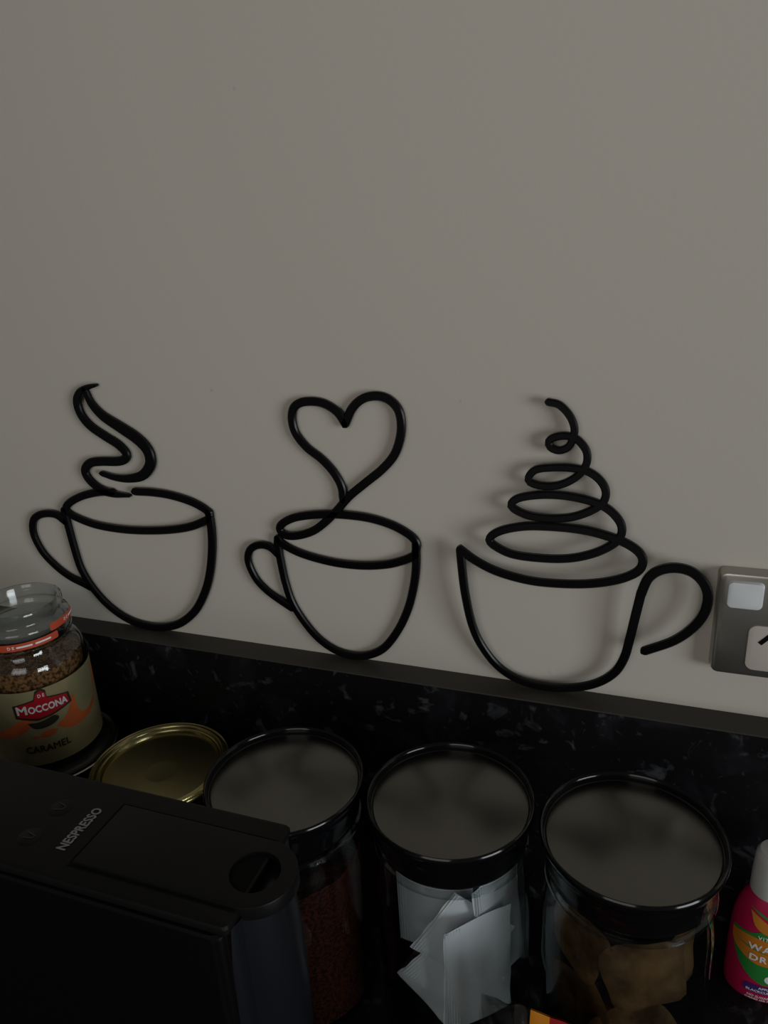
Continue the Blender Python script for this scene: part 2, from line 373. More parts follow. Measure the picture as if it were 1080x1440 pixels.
link('cream_spiral', strip(path('c3_cream'), 0.0056, lean, wfun=lambda u: 0.85+0.2*u), 'art', a)
link('bowl', strip(path('c3_body'), 0.0060, lean), 'art', a)
link('handle', strip(path('c3_handle'), 0.0062, lean), 'art', a)

# ------------------------------------------------------------------ power outlet
a = empty('power_outlet', (0.098, 0, 0.22), 'grey metal double power outlet with pale switches on the wall', 'power outlet')
def rrect(x0, x1, z0, z1, r, n=5):
    o = []
    for cx, cz, a0 in ((x1-r, z1-r, 0), (x0+r, z1-r, 90), (x0+r, z0+r, 180), (x1-r, z0+r, 270)):
        for k in range(n+1):
            t = R(a0+90*k/n); o.append((cx+r*math.cos(t), cz+r*math.sin(t)))
    return o
def slab(outline, y0, y1, bev=0.0008, taper=0.0):
    """outline in x-z, from y0 (wall side) to y1 (front), edge rounded towards the front"""
    bm = bmesh.new(); cx = sum(p[0] for p in outline)/len(outline); cz = sum(p[1] for p in outline)/len(outline)
    def ring(y, ins):
        o = []
        for x, z in outline:
            d = Vector((cx-x, cz-z)); d = Vector((math.copysign(min(abs(d.x), ins), d.x), math.copysign(min(abs(d.y), ins), d.y)))
            o.append(bm.verts.new((x+d.x, y, z+d.y)))
        return o
    rs = [ring(y0, 0), ring(y1+bev+0.3*bev, taper), ring(y1+0.3*bev, taper+0.3*bev), ring(y1, taper+bev)]
    n = len(outline)
    for p, q in zip(rs, rs[1:]):
        for k in range(n): bm.faces.new((p[k], p[(k+1) % n], q[(k+1) % n], q[k]))
    bm.faces.new(rs[-1]); bm.faces.new(rs[0])
    return bm
PX0, PX1, PZ0, PZ1 = 0.0385, 0.1575, 0.2195, 0.2925
link('plate', slab(rrect(PX0, PX1, PZ0, PZ1, 0.004), 0, -0.0098, 0.0016, 0.0008), 'steel', a)
for mx in (False, True):
    f = (lambda x: PX0+PX1-x) if mx else (lambda x: x)
    x0, x1 = sorted((f(0.0438), f(0.0652)))
    tag(link('rocker_switch', slab(rrect(x0, x1, 0.2690, 0.2876, 0.003), -0.0085, -0.0128, 0.0012, 0.0004), 'switch', a), 'pale grey rocker switch')
    x0, x1 = sorted((f(0.0590), f(0.0950)))
    s = tag(link('socket_face', slab(rrect(x0, x1, 0.2258, 0.2578, 0.005), -0.0085, -0.0106, 0.0006), 'socket', a), 'off-white socket face')
    cx, cz = (x0+x1)/2, 0.2440
    for dx, dz, an in ((-0.0080, 0.0050, 50), (0.0080, 0.0050, -50), (0, -0.0088, 90)):
        b = box(-0.0045, 0.0045, -0.0109, -0.0100, -0.0014, 0.0014)
        bmesh.ops.rotate(b, verts=b.verts, cent=(0, 0, 0), matrix=Matrix.Rotation(-R(an), 3, 'Y'))
        bmesh.ops.translate(b, verts=b.verts, vec=(cx+dx, 0, cz+dz))
        link('slot', b, 'hole', s, smooth=False)

# ------------------------------------------------------------------ canisters
def canister(c, label, z=0.0):
    a = empty('canister', (c[0], c[1], z), label, 'jar', 'black-lidded glass canisters in a row')
    k, up = 0.936, 0.0326
    def lt(prof, closed=False, n=96):
        return lathe([(r*k, h*k+(up if h > 0.05 else 0)) for r, h in prof], c, n, z, closed=closed)
    prof = [(0.0, 0.0), (0.046, 0.0), (0.0505, 0.003), (0.052, 0.009), (0.0522, 0.06), (0.0516, 0.092), (0.0495, 0.106), (0.0480, 0.114), (0.0478, 0.126),
            (0.0455, 0.126), (0.0455, 0.113), (0.0472, 0.105), (0.0492, 0.092), (0.0497, 0.06), (0.0495, 0.010), (0.044, 0.006), (0.0, 0.006)]
    link('glass_body', lt(prof), 'glass', a)
    link('glass_shoulder_ring', lt([(0.0484, 0.1195), (0.0508, 0.1205), (0.0514, 0.1222), (0.0508, 0.124), (0.0484, 0.125)], True), 'thick', a)
    lid = link('lid', lt([(0.0, 0.1275), (0.0496, 0.1275), (0.0503, 0.1285), (0.0508, 0.142), (0.0520, 0.1455), (0.0543, 0.1500), (0.0552, 0.1530), (0.0550, 0.1548),
                             (0.0540, 0.1558), (0.0530, 0.1552), (0.0524, 0.1535), (0.0520, 0.1508), (0.0512, 0.1502), (0.0, 0.1502)]), 'lid', a)
    tag(link('lid_disc', lt([(0.0, 0.1509), (0.0503, 0.1509), (0.0509, 0.1506), (0.0509, 0.1498), (0.0, 0.1498)]), 'disc', lid), 'dull grey reflective disc')
    return a
J1, J2, J3 = (-0.2136, -0.1344), (-0.1069, -0.1220), (-0.0007, -0.1221)
canister(J1, 'black-lidded glass canister of red-brown powder, beside the coffee machine')
canister(J2, 'black-lidded glass canister holding white paper sachets')
canister(J3, 'black-lidded glass canister holding tan tea bags, beside the pink bottle')

random.seed(4)
def heap(name, c, r, z0, z1, n, jit, material, tilt=(0, 0)):
    prof = [(0, z0)]+[(r*k/8, z0) for k in range(1, 9)]
    prof += [(r, z0+(z1-z0)*k/14) for k in range(1, 15)]
    prof += [(r*(1-k/16), z1) for k in range(1, 16)]+[(0, z1)]
    bm = lathe(prof, c, n)
    for v in bm.verts:
        d = Vector((v.co.x-c[0], v.co.y-c[1])); rr = d.length
        if v.co.z > z1-1e-6: v.co.z += tilt[0]*d.x+tilt[1]*d.y + random.uniform(-jit, jit) + 0.0015*math.sin(d.x*190)*math.cos(d.y*170)
        elif rr > r*0.99 and v.co.z > z0+1e-6:
            k = 1-random.uniform(0, jit)/r; v.co.x = c[0]+d.x*k; v.co.y = c[1]+d.y*k
    return link(name, bm, material, None, True, 80)
tag(heap('drinking_powder', J1, 0.0455, 0.0070, 0.122, 90, 0.0006, 'cocoa', (0.08, 0.05)), 'red-brown coarse powder filling the canister beside the coffee machine', 'powder', kind='stuff')

# sachets: a paper pillow with crimped short ends
def sachet_bm(wd, ht, puff, seed, crimp=True):
    rnd = random.Random(seed); bm = bmesh.new(); nu, nv = 12, 22; grid = {}
    ph = [rnd.uniform(0, 6) for _ in range(4)]
    for side in (1, -1):
        for i in range(nu+1):
            for j in range(nv+1):
                u, v = i/nu*2-1, j/nv*2-1
                if side < 0 and (i in (0, nu) or j in (0, nv)): grid[(side, i, j)] = grid[(1, i, j)]; continue
                au = max(0, (abs(u)-0.80)/0.20) if crimp else 0
                env = (1-abs(v)**3)*(1-abs(u)**2.5)
                th = puff*env*(1-0.85*au)+0.00025
                wv = 0.0012*math.sin(2.1*u+ph[0])*math.cos(1.7*v+ph[1])
                if crimp and au > 0: th += 0.00025*math.cos(i*math.pi)
                edge = 0.0004*math.sin(9*v+ph[2])
                grid[(side, i, j)] = bm.verts.new((u*wd/2+edge*(abs(u) > 0.9), side*th+wv, v*ht/2))
    for side in (1, -1):
        for i in range(nu):
            for j in range(nv):
                q = [grid[(side, i, j)], grid[(side, i+1, j)], grid[(side, i+1, j+1)], grid[(side, i, j+1)]]
                try: bm.faces.new(q)
                except ValueError: pass
    return bm
def ridged_end(wd, ht, n=6, band=0.012):
    """raised crimp lines along one short end of a sachet"""
    bm = bmesh.new()
    for k in range(n):
        x = -wd/2+0.0012+k*band/n
        box(x-0.00032, x+0.00032, -0.0011, 0.0011, -ht/2+0.001, ht/2-0.001, bm=bm)
    return bm
def place_sachet(cen, size, roll, leanx, yaw, seed, label, puff=0.0022):
    bm = sachet_bm(size[0], size[1], puff, seed)
    mtx = Matrix.Translation(cen) @ Matrix.Rotation(R(yaw), 4, 'Z') @ Matrix.Rotation(R(leanx), 4, 'X') @ Matrix.Rotation(-R(roll), 4, 'Y')
    e = bpy.data.objects.new('sachet', None)
    bmesh.ops.transform(bm, matrix=mtx, verts=bm.verts)
    root = empty('sachet', cen, label, 'sachet', 'paper sachets in the middle canister')
    link('pouch', bm, 'paper', root, True, 60)
    b2 = ridged_end(*size); bmesh.ops.transform(b2, matrix=mtx, verts=b2.verts)
    link('crimped_end', b2, 'paper', root, False)
    bpy.data.objects.remove(e)
JX, JY = J2
for dx, dy, zc, sw, sh, ro, ln, yw, sd, pf, lb in (
    (0.0205, -0.0185, 0.0600, 0.050, 0.080, -3, -4, 46, 1, 0.0022, 'white paper sachet standing at front right of the middle canister'),
    (0.0100, -0.0130, 0.0780, 0.052, 0.046, -42, -8, 30, 2, 0.0022, 'white paper sachet tilted on its corner in the middle canister'),
    (-0.0150, 0.0060, 0.0820, 0.056, 0.088, 2, -3, -8, 3, 0.0020, 'white paper sachet against the upper left glass of the middle canister'),
    (0.0040, -0.0190, 0.0500, 0.054, 0.042, -46, -8, 20, 4, 0.0014, 'white paper sachet with its edge just below the tilted one'),
    (-0.0070, -0.0200, 0.0350, 0.046, 0.032, -48, -8, 4, 5, 0.0014, 'white paper sachet lowest at the left of the middle canister'),
    (0.0290, 0.0080, 0.0720, 0.046, 0.096, 3, -2, 66, 6, 0.0018, 'white paper sachet against the right glass of the middle canister'),
    (0.0060, 0.0260, 0.0700, 0.058, 0.098, -3, 2, 4, 7, 0.0018, 'white paper sachet at the back of the middle canister')):
    place_sachet((JX+dx, JY+dy, zc), (sw, sh), ro, ln, yw, sd, lb, pf)

# tea bags: soft rounded pouches
def teabag_bm(s, puff, seed):
    rnd = random.Random(seed); bm = bmesh.new(); rows = {}
    nr, na = 7, 28; ph = [rnd.uniform(0, 6) for _ in range(6)]
    for side in (1, -1):
        for i in range(nr+1):
            for k in range(na):
                t = 2*math.pi*k/na; sq = (abs(math.cos(t))**5+abs(math.sin(t))**5)**(-1/5)
                rr = i/nr*s*sq*(1+0.05*math.sin(3*t+ph[0])+0.03*math.sin(5*t+ph[1]))
                if i == 0 and k > 0: rows[(side, i, k)] = rows[(side, 0, 0)]; continue
                if side < 0 and i == nr: rows[(side, i, k)] = rows[(1, i, k)]; continue
                f = i/nr; th = puff*(1-f**2.4)+0.0004
                th *= 1+0.25*math.sin(4*t+ph[2])*f
                x, z = rr*math.cos(t), rr*math.sin(t)
                wv = 0.0022*math.sin(x*90+ph[3])*math.cos(z*80+ph[4])
                rows[(side, i, k)] = bm.verts.new((x, side*th+wv, z))
    for side in (1, -1):
        for i in range(nr):
            for k in range(na):
                j = (k+1) % na
                q = []
                for v in (rows[(side, i, k)], rows[(side, i+1, k)], rows[(side, i+1, j)], rows[(side, i, j)]):
                    if v not in q: q.append(v)
                try: bm.faces.new(q)
                except ValueError: pass
    return bm
for dx, dy, zc, s, roll, ln, yw, sd, lb in (
    (0.0120, -0.0260, 0.1010, 0.0245, 12, -6, 16, 1, 'large tan tea bag at the front right of the tea bag canister'),
    (-0.0250, -0.0200, 0.1080, 0.0205, -10, -6, -36, 2, 'tan tea bag high at the left of the tea bag canister'),
    (-0.0230, -0.0230, 0.0660, 0.0195, 25, -6, -34, 3, 'tan tea bag low at the left of the tea bag canister'),
    (0.0110, -0.0270, 0.0560, 0.0240, 40, -6, 14, 4, 'tan tea bag low at the front of the tea bag canister'),
    (0.0300, -0.0060, 0.0980, 0.0220, -20, -4, 62, 5, 'tan tea bag pressed to the right glass of the tea bag canister'),
    (-0.0020, 0.0000, 0.1060, 0.0270, 5, 8, 0, 6, 'tan tea bag standing in the middle of the tea bag canister'),
    (-0.0060, 0.0180, 0.0750, 0.0270, 30, 4, -8, 7, 'tan tea bag at the back of the tea bag canister'),
    (0.0020, -0.0100, 0.0340, 0.0250, 10, 60, 0, 8, 'tan tea bag lying at the bottom of the tea bag canister')):
    cen = (J3[0]+dx, J3[1]+dy, zc)
    b = teabag_bm(s*0.93, 0.0027, sd)
    bmesh.ops.transform(b, matrix=Matrix.Translation(cen) @ Matrix.Rotation(R(yw), 4, 'Z') @ Matrix.Rotation(R(ln), 4, 'X') @ Matrix.Rotation(-R(roll), 4, 'Y'), verts=b.verts)
    tag(link('tea_bag', b, 'teabag', None, True, 60), lb, 'tea bag', 'tea bags in the right canister')

# ------------------------------------------------------------------ tins
GC = (-0.357, -0.083); GZ = 0.115
a = empty('gold_tin', (GC[0], GC[1], 0), 'round gold tin with a recessed lid beside the coffee jar', 'tin')
link('tin_body', lathe([(0, 0), (0.0525, 0), (0.0540, 0.001), (0.0545, 0.003), (0.0530, 0.005), (0.0530, GZ-0.006), (0.0545, GZ-0.004), (0.0548, GZ-0.002), (0.0540, GZ-0.0004), (0.0528, GZ-0.0012), (0.0500, GZ-0.004), (0.0, GZ-0.008)], GC, 96), 'gold', a)
link('tin_lid', lathe([(0.0522, GZ-0.0036), (0.0522, GZ-0.0012), (0.0515, GZ+0.0002), (0.0500, GZ+0.0006), (0.0488, GZ-0.0002), (0.0482, GZ-0.0022), (0.0474, GZ-0.0026), (0.0466, GZ-0.0018), (0.0456, GZ-0.0016),
                       (0.0448, GZ-0.0026), (0.0440, GZ-0.0060), (0.0425, GZ-0.0066), (0.0405, GZ-0.0064), (0.0385, GZ-0.0070), (0.0, GZ-0.0070)], GC, 96), 'gold', a)
MC = (-0.466, -0.080); MZ = 0.111
a = empty('dark_tin', (MC[0], MC[1], 0), 'dark round tin supporting the coffee jar', 'tin')
link('tin_body', lathe([(0, 0), (0.048, 0), (0.0495, 0.0015), (0.0495, MZ-0.008), (0.0, MZ-0.008)], MC, 80), 'darktin', a)
link('tin_lid', lathe([(0.0, MZ-0.0075), (0.0500, MZ-0.0075), (0.0503, MZ-0.004), (0.0500, MZ-0.0012), (0.0490, MZ), (0.0475, MZ-0.0006), (0.0462, MZ-0.0022), (0.0440, MZ-0.0004), (0.0, MZ-0.0004)], MC, 96), 'darktin', a)
link('rim_bead', lathe([(0.0502, MZ-0.0062), (0.0512, MZ-0.0056), (0.0515, MZ-0.0046), (0.0512, MZ-0.0036), (0.0502, MZ-0.003)], MC, 96, closed=True), 'chrome', a)

# ------------------------------------------------------------------ coffee jar
a = empty('coffee_jar', (MC[0], MC[1], MZ), 'glass jar of instant coffee with olive label and orange seal', 'jar')
BR = 0.0405
outer = [(0.0, 0.0), (0.0345, 0.0), (0.0375, 0.0015), (0.0390, 0.006), (0.0398, 0.014), (0.0402, 0.030), (BR, 0.060), (0.0410, 0.078), (0.0408, 0.086), (0.0398, 0.092), (0.0375, 0.0965), (0.0348, 0.0990), (0.0335, 0.1015), (0.0333, 0.1045)]
inner = [(0.0312, 0.1045), (0.0315, 0.1005), (0.0330, 0.0970), (0.0360, 0.0940), (0.0382, 0.0905), (0.0390, 0.085), (0.0390, 0.075), (0.0384, 0.04), (0.0380, 0.012), (0.0365, 0.006), (0.0, 0.005)]
link('glass_body', lathe(outer+inner, MC, 96, MZ), 'thick', a)
link('neck_ring', lathe([(0.0332, 0.1050), (0.0344, 0.1056), (0.0350, 0.1080), (0.0350, 0.1125), (0.0345, 0.1148), (0.0332, 0.1155), (0.0312, 0.1155), (0.0312, 0.1050)], MC, 96, MZ, closed=True), 'thick', a)
lid = link('glass_lid', lathe([(0.0, 0.1120), (0.0290, 0.1120), (0.0300, 0.1135), (0.0300, 0.1160), (0.0346, 0.1162), (0.0353, 0.1180), (0.0352, 0.1205), (0.0340, 0.1225), (0.0318, 0.1235), (0.0308, 0.1250), (0.0308, 0.1268), (0.0318, 0.1290), (0.0321, 0.1318), (0.0315, 0.1345), (0.0300, 0.1355), (0.0284, 0.1348), (0.0274, 0.1325), (0.0270, 0.1240), (0.0255, 0.1205), (0.0, 0.1195)], MC, 96, MZ), 'thick', a)
link('lid_seal', lathe([(0.0, 0.1128), (0.0294, 0.1128), (0.0294, 0.1150), (0.0285, 0.1158), (0.0, 0.1158)], MC, 64, MZ), 'frost', lid)
# wrapped print: u is arc length about the label's own middle, v height above the jar's base
def on_jar(th, r):
    return lambda u, v: (MC[0]+r(v)*math.cos(R(th)+u/BR), MC[1]+r(v)*math.sin(R(th)+u/BR), MZ+v)
def rb(v): return BR-0.0003+0.0006*min(max((v-0.03)/0.05, -1), 1)
def lay(e): return lambda v: rb(v)+e
TH = -44.0
D2U = lambda d: (d-TH)*math.pi/180*BR
lab = poly_bm([[(-0.105, 0.0085), (0.105, 0.0085), (0.105, 0.0765), (-0.105, 0.0765)]])
label = link('label', wrap(lab, on_jar(TH, lay(0.0009)), 0.0025), 'olive', a)
def sheet(name, pts, material, e, smoothed=True, parent=None):
    p = [tuple(q) for q in spline(list(pts)+[pts[0]], 0.0012)[:-1]] if smoothed else pts
    return link(name, wrap(poly_bm([p]), on_jar(TH, lay(e)), 0.002), material, parent or label)
zz = lambda z: z+0.185-MZ
def dz(l): return [(D2U(d), zz(z)) for d, z in l]
sheet('swoosh', dz([(-10, -0.013), (-14.5, -0.019), (-21, -0.0275), (-30, -0.0315), (-33, -0.0345), (-18, -0.041), (0, -0.0405), (12, -0.0375), (22, -0.0320), (29, -0.020), (31, -0.006), (33, -0.004), (36, -0.016), (29, -0.027), (16, -0.0318), (4, -0.0345), (-4, -0.0325), (-8, -0.0255)][::-1]), 'orange', 0.0011)
sheet('swoosh', dz([(-118, -0.034), (-100, -0.0350), (-82, -0.0285), (-66, -0.0215), (-58, -0.0235), (-60, -0.0295), (-72, -0.0355), (-90, -0.0400), (-110, -0.0425), (-125, -0.040)]), 'orange', 0.0011)
badge = [(-70, -0.0095), (-49.5, -0.0065), (-47, -0.0010), (-41.7, 0.0010), (-37.5, -0.0018), (-37.5, -0.0065), (-17, -0.0095), (-15.5, -0.0175), (-37.5, -0.0215), (-50, -0.0225), (-69.5, -0.0190)]
big = [((d+43)*1.10-43, (z+0.0125)*1.20-0.0125) for d, z in badge]
sheet('badge_border', dz(big), 'darkprint', 0.0012, False)
bd = sheet('badge', dz(badge), 'red', 0.0013, False)
link('lettering', wrap(fit(text_bm('M', 0.0125, 0.0004), D2U(-69.2), D2U(-58.6), zz(-0.0172), zz(-0.0095)), on_jar(TH, lay(0.0016)), 0.002), 'white', bd)
link('lettering', wrap(fit(text_bm('OCCONA', 0.0100, 0.0004), D2U(-57.6), D2U(-17.6), zz(-0.0172), zz(-0.0108)), on_jar(TH, lay(0.0016)), 0.002), 'white', bd)
link('lettering', wrap(shift(text_bm('D E', 0.0040, 0.0001, xscale=0.8), D2U(-42.2), zz(-0.0032)), on_jar(TH, lay(0.0016)), 0.002), 'white', bd)
sheet('leaf_print', dz([(-62, -0.0255), (-48, -0.0258), (-34, -0.0235), (-30, -0.0275), (-40, -0.0315), (-55, -0.0315)]), 'darkprint', 0.0012)
sheet('caramel_print', dz([(-53, -0.0395), (-47, -0.0355), (-38, -0.0350), (-34, -0.0370), (-37, -0.0395), (-46, -0.0410)]), 'orange', 0.0013)
sheet('caramel_print', dz([(-61, -0.0395), (-57, -0.0380), (-53, -0.0390), (-56, -0.0402)]), 'orange', 0.0013)
link('lettering', wrap(fit(text_bm('CARAMEL', 0.0092, 0.0003, space=1.08), D2U(-70), D2U(-23.5), zz(-0.0535), zz(-0.0470)), on_jar(TH, lay(0.0014)), 0.002), 'darkprint', label)
def tape(d0, d1, z0, z1, r, text, tsize, tilt=0.0):
    mid = (d0+d1)/2; fn = lambda u, v: (MC[0]+r*math.cos(R(mid)+u/r), MC[1]+r*math.sin(R(mid)+u/r), 0.185+v)
    hu = R(d1-d0)/2*r
    t = link('seal_tape', wrap(poly_bm([rrect(-hu, hu, z0, z1, 0.0012, 3)]), fn, 0.002), 'tape', a)
    fn2 = lambda u, v: (MC[0]+(r+0.0003)*math.cos(R(mid)+u/r), MC[1]+(r+0.0003)*math.sin(R(mid)+u/r), 0.185+v)
    if text: link('lettering', wrap(shift(text_bm(text, tsize, 0.00008), 0, (z0+z1)/2), fn2, 0.002), 'white', t)
    for u0, u1 in ((0.004, 0.0155), (0.0175, 0.0295)):      # two rows of print too fine to read
        if u1 < hu: link('fine_print', wrap(poly_bm([rrect(u0, u1, (z0+z1)/2-0.0007, (z0+z1)/2+0.0007, 0.0003, 2)]), fn2, 0.002), 'white', t)
tape(-120, -4, 0.0350, 0.0408, 0.0357, 'D E', 0.0034)
tape(-13, 40, 0.0425, 0.0485, 0.0360, 'D E', 0.0034)
random.seed(9)
tag(heap('coffee_granules', MC, 0.0374, MZ+0.0066, MZ+0.0835, 96, 0.0009, 'granule', (0.10, -0.10)), 'light brown instant coffee granules filling the labelled jar', 'coffee', kind='stuff')

# ------------------------------------------------------------------ coffee machine
X0, X1, Y0, Y1, ZT = -0.49, -0.1750, -0.2682, -0.1930, 0.2044
a = empty('coffee_machine', (-0.31, -0.2306, 0), 'slim black capsule coffee machine in front of the tins', 'coffee machine')
def plan(x0, x1, y0, y1, r, bulge=0.0, n=8):
    """plan outline, counter-clockwise, rounded front corners and a bowed front"""
    o = [(x0, y0)]
    pts = []
    for k in range(n+1):
        t = R(-90+90*k/n); pts.append((x1-r+r*math.cos(t), y0+r+r*math.sin(t)))
    for k in range(1, 13):
        s = k/13; y = y0+r+(y1-y0-2*r)*s; pts.append((x1+bulge*math.sin(math.pi*s)**0.8, y))
    for k in range(n+1):
        t = R(90*k/n); pts.append((x1-r+r*math.cos(t), y1-r+r*math.sin(t)))
    return o+pts+[(x0, y1)]
def prism(outline, levels):
    """levels: (z, inset towards the outline's middle)"""
    bm = bmesh.new(); rs = []
    cx = (min(p[0] for p in outline)+max(p[0] for p in outline))/2; cy = (min(p[1] for p in outline)+max(p[1] for p in outline))/2
    wx = (max(p[0] for p in outline)-min(p[0] for p in outline))/2; wy = (max(p[1] for p in outline)-min(p[1] for p in outline))/2
    for z, ins in levels:
        rs.append([bm.verts.new((cx+(x-cx)*(1-ins/wx), cy+(y-cy)*(1-ins/wy), z)) for x, y in outline])
    n = len(outline)
    for p, q in zip(rs, rs[1:]):
        for k in range(n): bm.faces.new((p[k], p[(k+1) % n], q[(k+1) % n], q[k]))
    bm.faces.new(rs[0]); bm.faces.new(rs[-1])
    return bm
link('side_shell', prism(plan(X0, -0.1772, Y0, Y1, 0.006), [(0.06, 0), (ZT-0.0085, 0), (ZT-0.0065, 0.0004), (ZT-0.0055, 0.0016)]), 'machine_side', a, True, 30)
link('column', box(X0+0.01, -0.249, Y0+0.002, Y1-0.002, 0.0, 0.062, 0.003), 'machine_side', a)
top = link('top_cover', prism(plan(X0, X1, Y0+0.0030, Y1-0.0030, 0.003), [(ZT-0.0066, 0.0012), (ZT-0.0050, 0), (ZT-0.0022, 0), (ZT-0.0008, 0.0007), (ZT, 0.0024)]), 'machine', a, True, 30)
link('brew_head', prism(plan(-0.235, -0.1730, Y0+0.0016, Y1-0.0016, 0.012, 0.015), [(0.085, 0.006), (0.091, 0.001), (0.13, 0.0), (ZT-0.030, 0.001), (ZT-0.0075, 0.0035)]), 'nose', a, True, 35)
link('coffee_outlet', lathe([(0, 0.066), (0.010, 0.066), (0.012, 0.07), (0.014, 0.082), (0, 0.082)], (-0.184, -0.2306), 32), 'machine_side', a)
link('base', prism(plan(-0.254, -0.141, Y0+0.004, Y1-0.004, 0.02), [(0, 0.001), (0.002, 0), (0.036, 0), (0.038, 0.001)]), 'machine', a, True, 35)
link('drip_grid', prism(plan(-0.240, -0.1485, Y0+0.010, Y1-0.010, 0.016), [(0.0381, 0), (0.040, 0), (0.0405, 0.0006)]), 'chrome', a, True, 35)
# lever: long flat tongue ending in a ring with a finger hole
def lever():
    bm = bmesh.new(); yc = -0.2325; hw = 0.0218; xs = -0.2731; xc = -0.1772; hr = 0.0131
    out = [(xs, yc-hw)]+[(xc+hw*math.cos(R(t)), yc+hw*math.sin(R(t))) for t in range(-90, 91, 6)]+[(xs, yc+hw)]
    hole = [(xc+hr*math.cos(R(t)), yc+hr*math.sin(R(t))) for t in range(0, 360, 10)]
    z0, z1 = ZT-0.002, ZT+0.0018
    top = poly_bm([out, hole]); bot = poly_bm([out, hole])
    for v in top.verts: v.co.z = z1
    for v in bot.verts: v.co.z = ZT-0.0062 if v.co.x > X1+0.0005 else z0
    merge(bm, top); merge(bm, bot)
    def side(loop, zb):
        n = len(loop)
        for k in range(n):
            p, q = loop[k], loop[(k+1) % n]
            za = lambda c: (ZT-0.0062 if c[0] > X1+0.0005 else z0)
            bm.faces.new([bm.verts.new((p[0], p[1], z1)), bm.verts.new((q[0], q[1], z1)), bm.verts.new((q[0], q[1], za(q))), bm.verts.new((p[0], p[1], za(p)))])
    side(out, z0); side(hole, z0)
    bmesh.ops.remove_doubles(bm, verts=bm.verts, dist=1e-5)
    es = [e for e in bm.edges if all(abs(v.co.z-z1) < 1e-6 for v in e.verts) and len(e.link_faces) == 2 and any(abs(f.normal.z) < 0.5 for f in e.link_faces)]
    bm.normal_update()
    es = [e for e in bm.edges if all(abs(v.co.z-z1) < 1e-6 for v in e.verts) and any(abs(f.normal.z) < 0.5 for f in e.link_faces)
          and (Vector((e.verts[0].co.x-xc, e.verts[0].co.y-yc)).length > hr+0.002)]
    bmesh.ops.bevel(bm, geom=es, offset=0.0009, segments=2, profile=0.5, affect='EDGES')
    return bm
link('lever', lever(), 'lever', a, True, 30)
link('lever_groove', prism([(-0.2755, -0.2560), (-0.1772, -0.2560), (-0.1772, -0.2090), (-0.2755, -0.2090)], [(ZT-0.001, 0), (ZT+0.0002, 0)]), 'hole', a, False)
for i, (bx, by) in enumerate(((-0.3092, -0.2221), (-0.3100, -0.2452))):
    b = link('button', lathe([(0, 0), (0.0066, 0), (0.0066, 0.0003), (0.0061, 0.0006), (0.0, 0.0004)], (bx, by), 32, ZT-0.0002), 'lever', a)
    s = 0.75 if i else 1.0
    ic = bmesh.new()
    for p, q in (((-0.0028*s, 0.003), (-0.0012*s, -0.003)), ((-0.0012*s, -0.003), (0.0012*s, -0.003)), ((0.0012*s, -0.003), (0.0028*s, 0.003))):
        d = Vector(q)-Vector(p); nn = Vector((-d.y, d.x)).normalized()*0.0003
        # drawn turned a quarter: reads from the front of the machine
        c4 = [Vector(p)+nn, Vector(q)+nn, Vector(q)-nn, Vector(p)-nn]
        ic.faces.new([ic.verts.new((bx-v.y, by+v.x, ZT+0.0007)) for v in c4])
    link('cup_icon', ic, 'faint', b, False)
t = text_bm('NESPRESSO', 0.0082, 0.0003, space=1.02, xscale=0.80)
for v in t.verts: v.co = Vector((-0.2862-v.co.y, -0.2325+v.co.x*0.94, ZT+0.0003+v.co.z))
link('lettering', t, 'logo', a, False)

# ------------------------------------------------------------------ pink bottle
BC = (0.0885, -0.048); SY = 0.66
a = empty('drink_bottle', (BC[0], BC[1], 0), 'small pink squeeze bottle with white cap beside the right canister', 'bottle')
bprof = [(0.0, 0.0), (0.0185, 0.0), (0.0212, 0.0012), (0.0224, 0.004), (0.0228, 0.012), (0.0228, 0.040), (0.0224, 0.056), (0.0214, 0.066), (0.0196, 0.074), (0.0170, 0.081), (0.0140, 0.0855), (0.0125, 0.088), (0.0120, 0.092), (0.0, 0.092)]
link('body', lathe(bprof, BC, 64, 0, SY), 'pink', a)
link('cap', lathe([(0.0, 0.0865), (0.0140, 0.0865), (0.0143, 0.0880), (0.0141, 0.100), (0.0136, 0.1125), (0.0130, 0.1165), (0.0112, 0.1190), (0.0, 0.1200)], BC, 48, 0, 0.9), 'cap', a)
def brad(z):
    for (r0, z0), (r1, z1) in zip(bprof[1:], bprof[2:]):
        if z0 <= z <= z1 and z1 > z0: return r0+(r1-r0)*(z-z0)/(z1-z0)
    return 0.0228
def on_bottle(e):
    def f(u, v):
        r = brad(v); s = max(-0.97, min(0.97, u/r)); return (BC[0]+s*(r+e), BC[1]-SY*(r+e)*math.sqrt(1-s*s), v)
    return f
def bprint(name, pts, material, e, sm=True):
    p = [tuple(q) for q in spline(list(pts)+[pts[0]], 0.001)[:-1]] if sm else pts
    return link(name, wrap(poly_bm([p]), on_bottle(e), 0.0012), material, a)
ub = lambda x: x-BC[0]
bprint('leaf_print', [(-0.0205, 0.0585), (-0.012, 0.0590), (-0.004, 0.0625), (0.004, 0.0600), (0.014, 0.052), (0.017, 0.040), (0.012, 0.026), (0.002, 0.018), (-0.008, 0.0215), (-0.0155, 0.031), (-0.0195, 0.0435)], 'leaf', 0.0004)
bprint('fruit_print', [(-0.0208, 0.0560), (-0.012, 0.0570), (-0.002, 0.0560), (0.010, 0.051), (0.014, 0.044), (0.006, 0.036), (-0.006, 0.0350), (-0.0150, 0.0400), (-0.0200, 0.0465)], 'fruit', 0.0006)
bprint('leaf_vein', [(-0.0185, 0.0500), (-0.010, 0.0480), (0.002, 0.0450), (-0.010, 0.0468)], 'leaf', 0.0008)
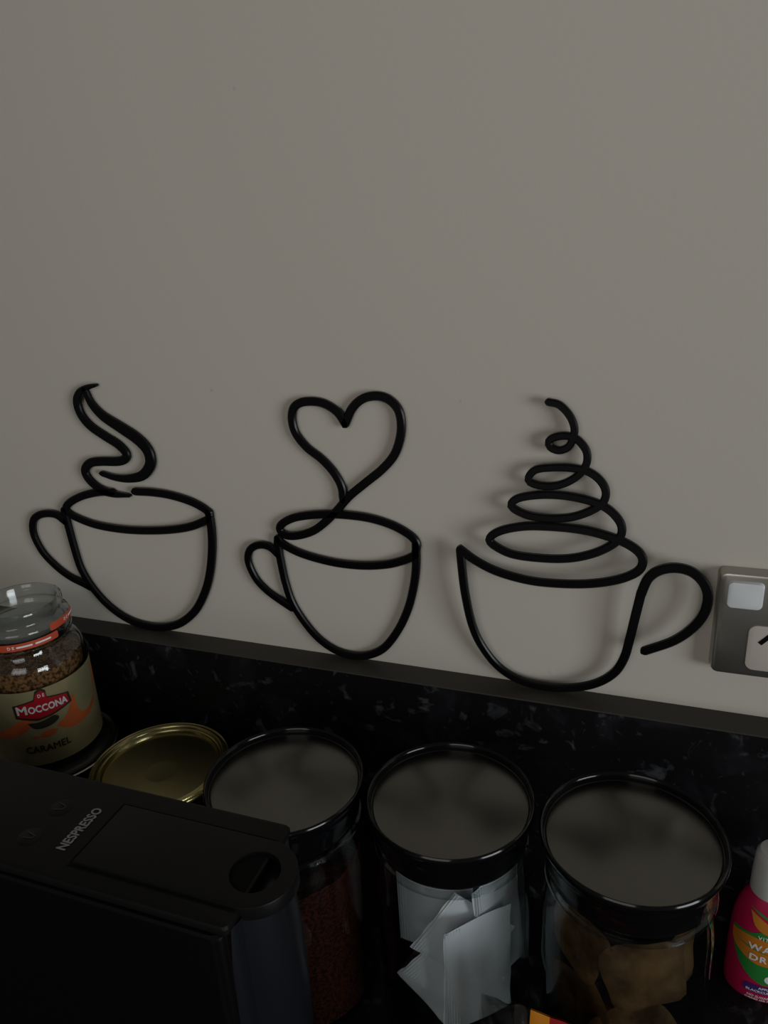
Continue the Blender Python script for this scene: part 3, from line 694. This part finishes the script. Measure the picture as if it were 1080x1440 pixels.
bprint('leaf_print', [(-0.0125, 0.0760), (-0.0075, 0.0730), (0.0, 0.0680), (0.004, 0.0625), (-0.003, 0.0615), (-0.0095, 0.0660)], 'fruit', 0.0005)
bprint('leaf_print', [(-0.0130, 0.0785), (-0.0085, 0.0755), (0.001, 0.0700), (0.006, 0.0640), (0.004, 0.0690), (-0.005, 0.0755)], 'leaf', 0.0006)
bprint('flavour_band', rrect(-0.0115, 0.0150, 0.0095, 0.0165, 0.0025, 4), 'purple', 0.0006, False)
bprint('badge_dot', [(0.0035+0.0035*math.cos(R(t)), 0.0235+0.0035*math.sin(R(t))) for t in range(0, 360, 20)], 'white', 0.0007, False)
for s, size, z, u, sp_ in (('VITE', 0.0036, 0.0578, -0.0028, 1.2), ('WATER', 0.0072, 0.0490, 0.0018, 1.15), ('DROPS', 0.0072, 0.0400, 0.0018, 1.15),
                      ('APPLE', 0.0028, 0.0146, 0.0012, 1), ('BLACKCURRANT', 0.0028, 0.0114, 0.0012, 1), ('NO SUGAR', 0.0026, 0.0064, -0.0020, 1), ('CARBS OR FAT', 0.0026, 0.0036, -0.0008, 1)):
    link('lettering', wrap(shift(text_bm(s, size, size*0.03, space=sp_), u, z), on_bottle(0.0009), 0.0012), 'white', a)

# ------------------------------------------------------------------ packet in front of the canisters
a = empty('wrapped_packet', (-0.045, -0.187, 0), 'clear crinkled packet with amber and red bands in front of the canisters', 'packet')
def packet(x0, x1, nx, seed):
    rnd = random.Random(7); bm = bmesh.new(); rows = []
    ph = [rnd.uniform(0, 6) for _ in range(6)]
    def pt(x, v, side):
        z = 0.001+v*(0.0985-0.12*max(0, x+0.045))
        bulge = 0.0075*math.sin(math.pi*min(1, max(0.03, v)))**0.6*(1-((x+0.030)/0.058)**4)
        cr_ = 0.0009*(math.sin(310*x+ph[0]+9*v)+math.sin(-190*x+ph[1]+23*v)+0.6*math.sin(520*x+31*v+ph[2]))*(1.0 if x < -0.046 else 0.25)
        return (x, -0.1870+0.004*(v-0.5)+side*(max(0.0004, bulge)) + cr_, z + (0.0015*math.sin(170*x) if v > 0.95 and x < -0.046 else 0))
    N = 22
    for side in (-1, 1):
        g = [[bm.verts.new(pt(x0+(x1-x0)*i/nx, j/N, side)) for j in range(N+1)] for i in range(nx+1)]
        for i in range(nx):
            for j in range(N): bm.faces.new((g[i][j], g[i+1][j], g[i+1][j+1], g[i][j+1]))
    bmesh.ops.remove_doubles(bm, verts=bm.verts, dist=1e-5)
    return bm
link('clear_wrap', packet(-0.074, -0.0460, 26, 1), 'film', a, True, 80)
link('amber_band', packet(-0.0460, -0.0355, 10, 1), 'amber', a, True, 80)
link('red_band', packet(-0.0355, 0.015, 30, 1), 'wrapred', a, True, 80)
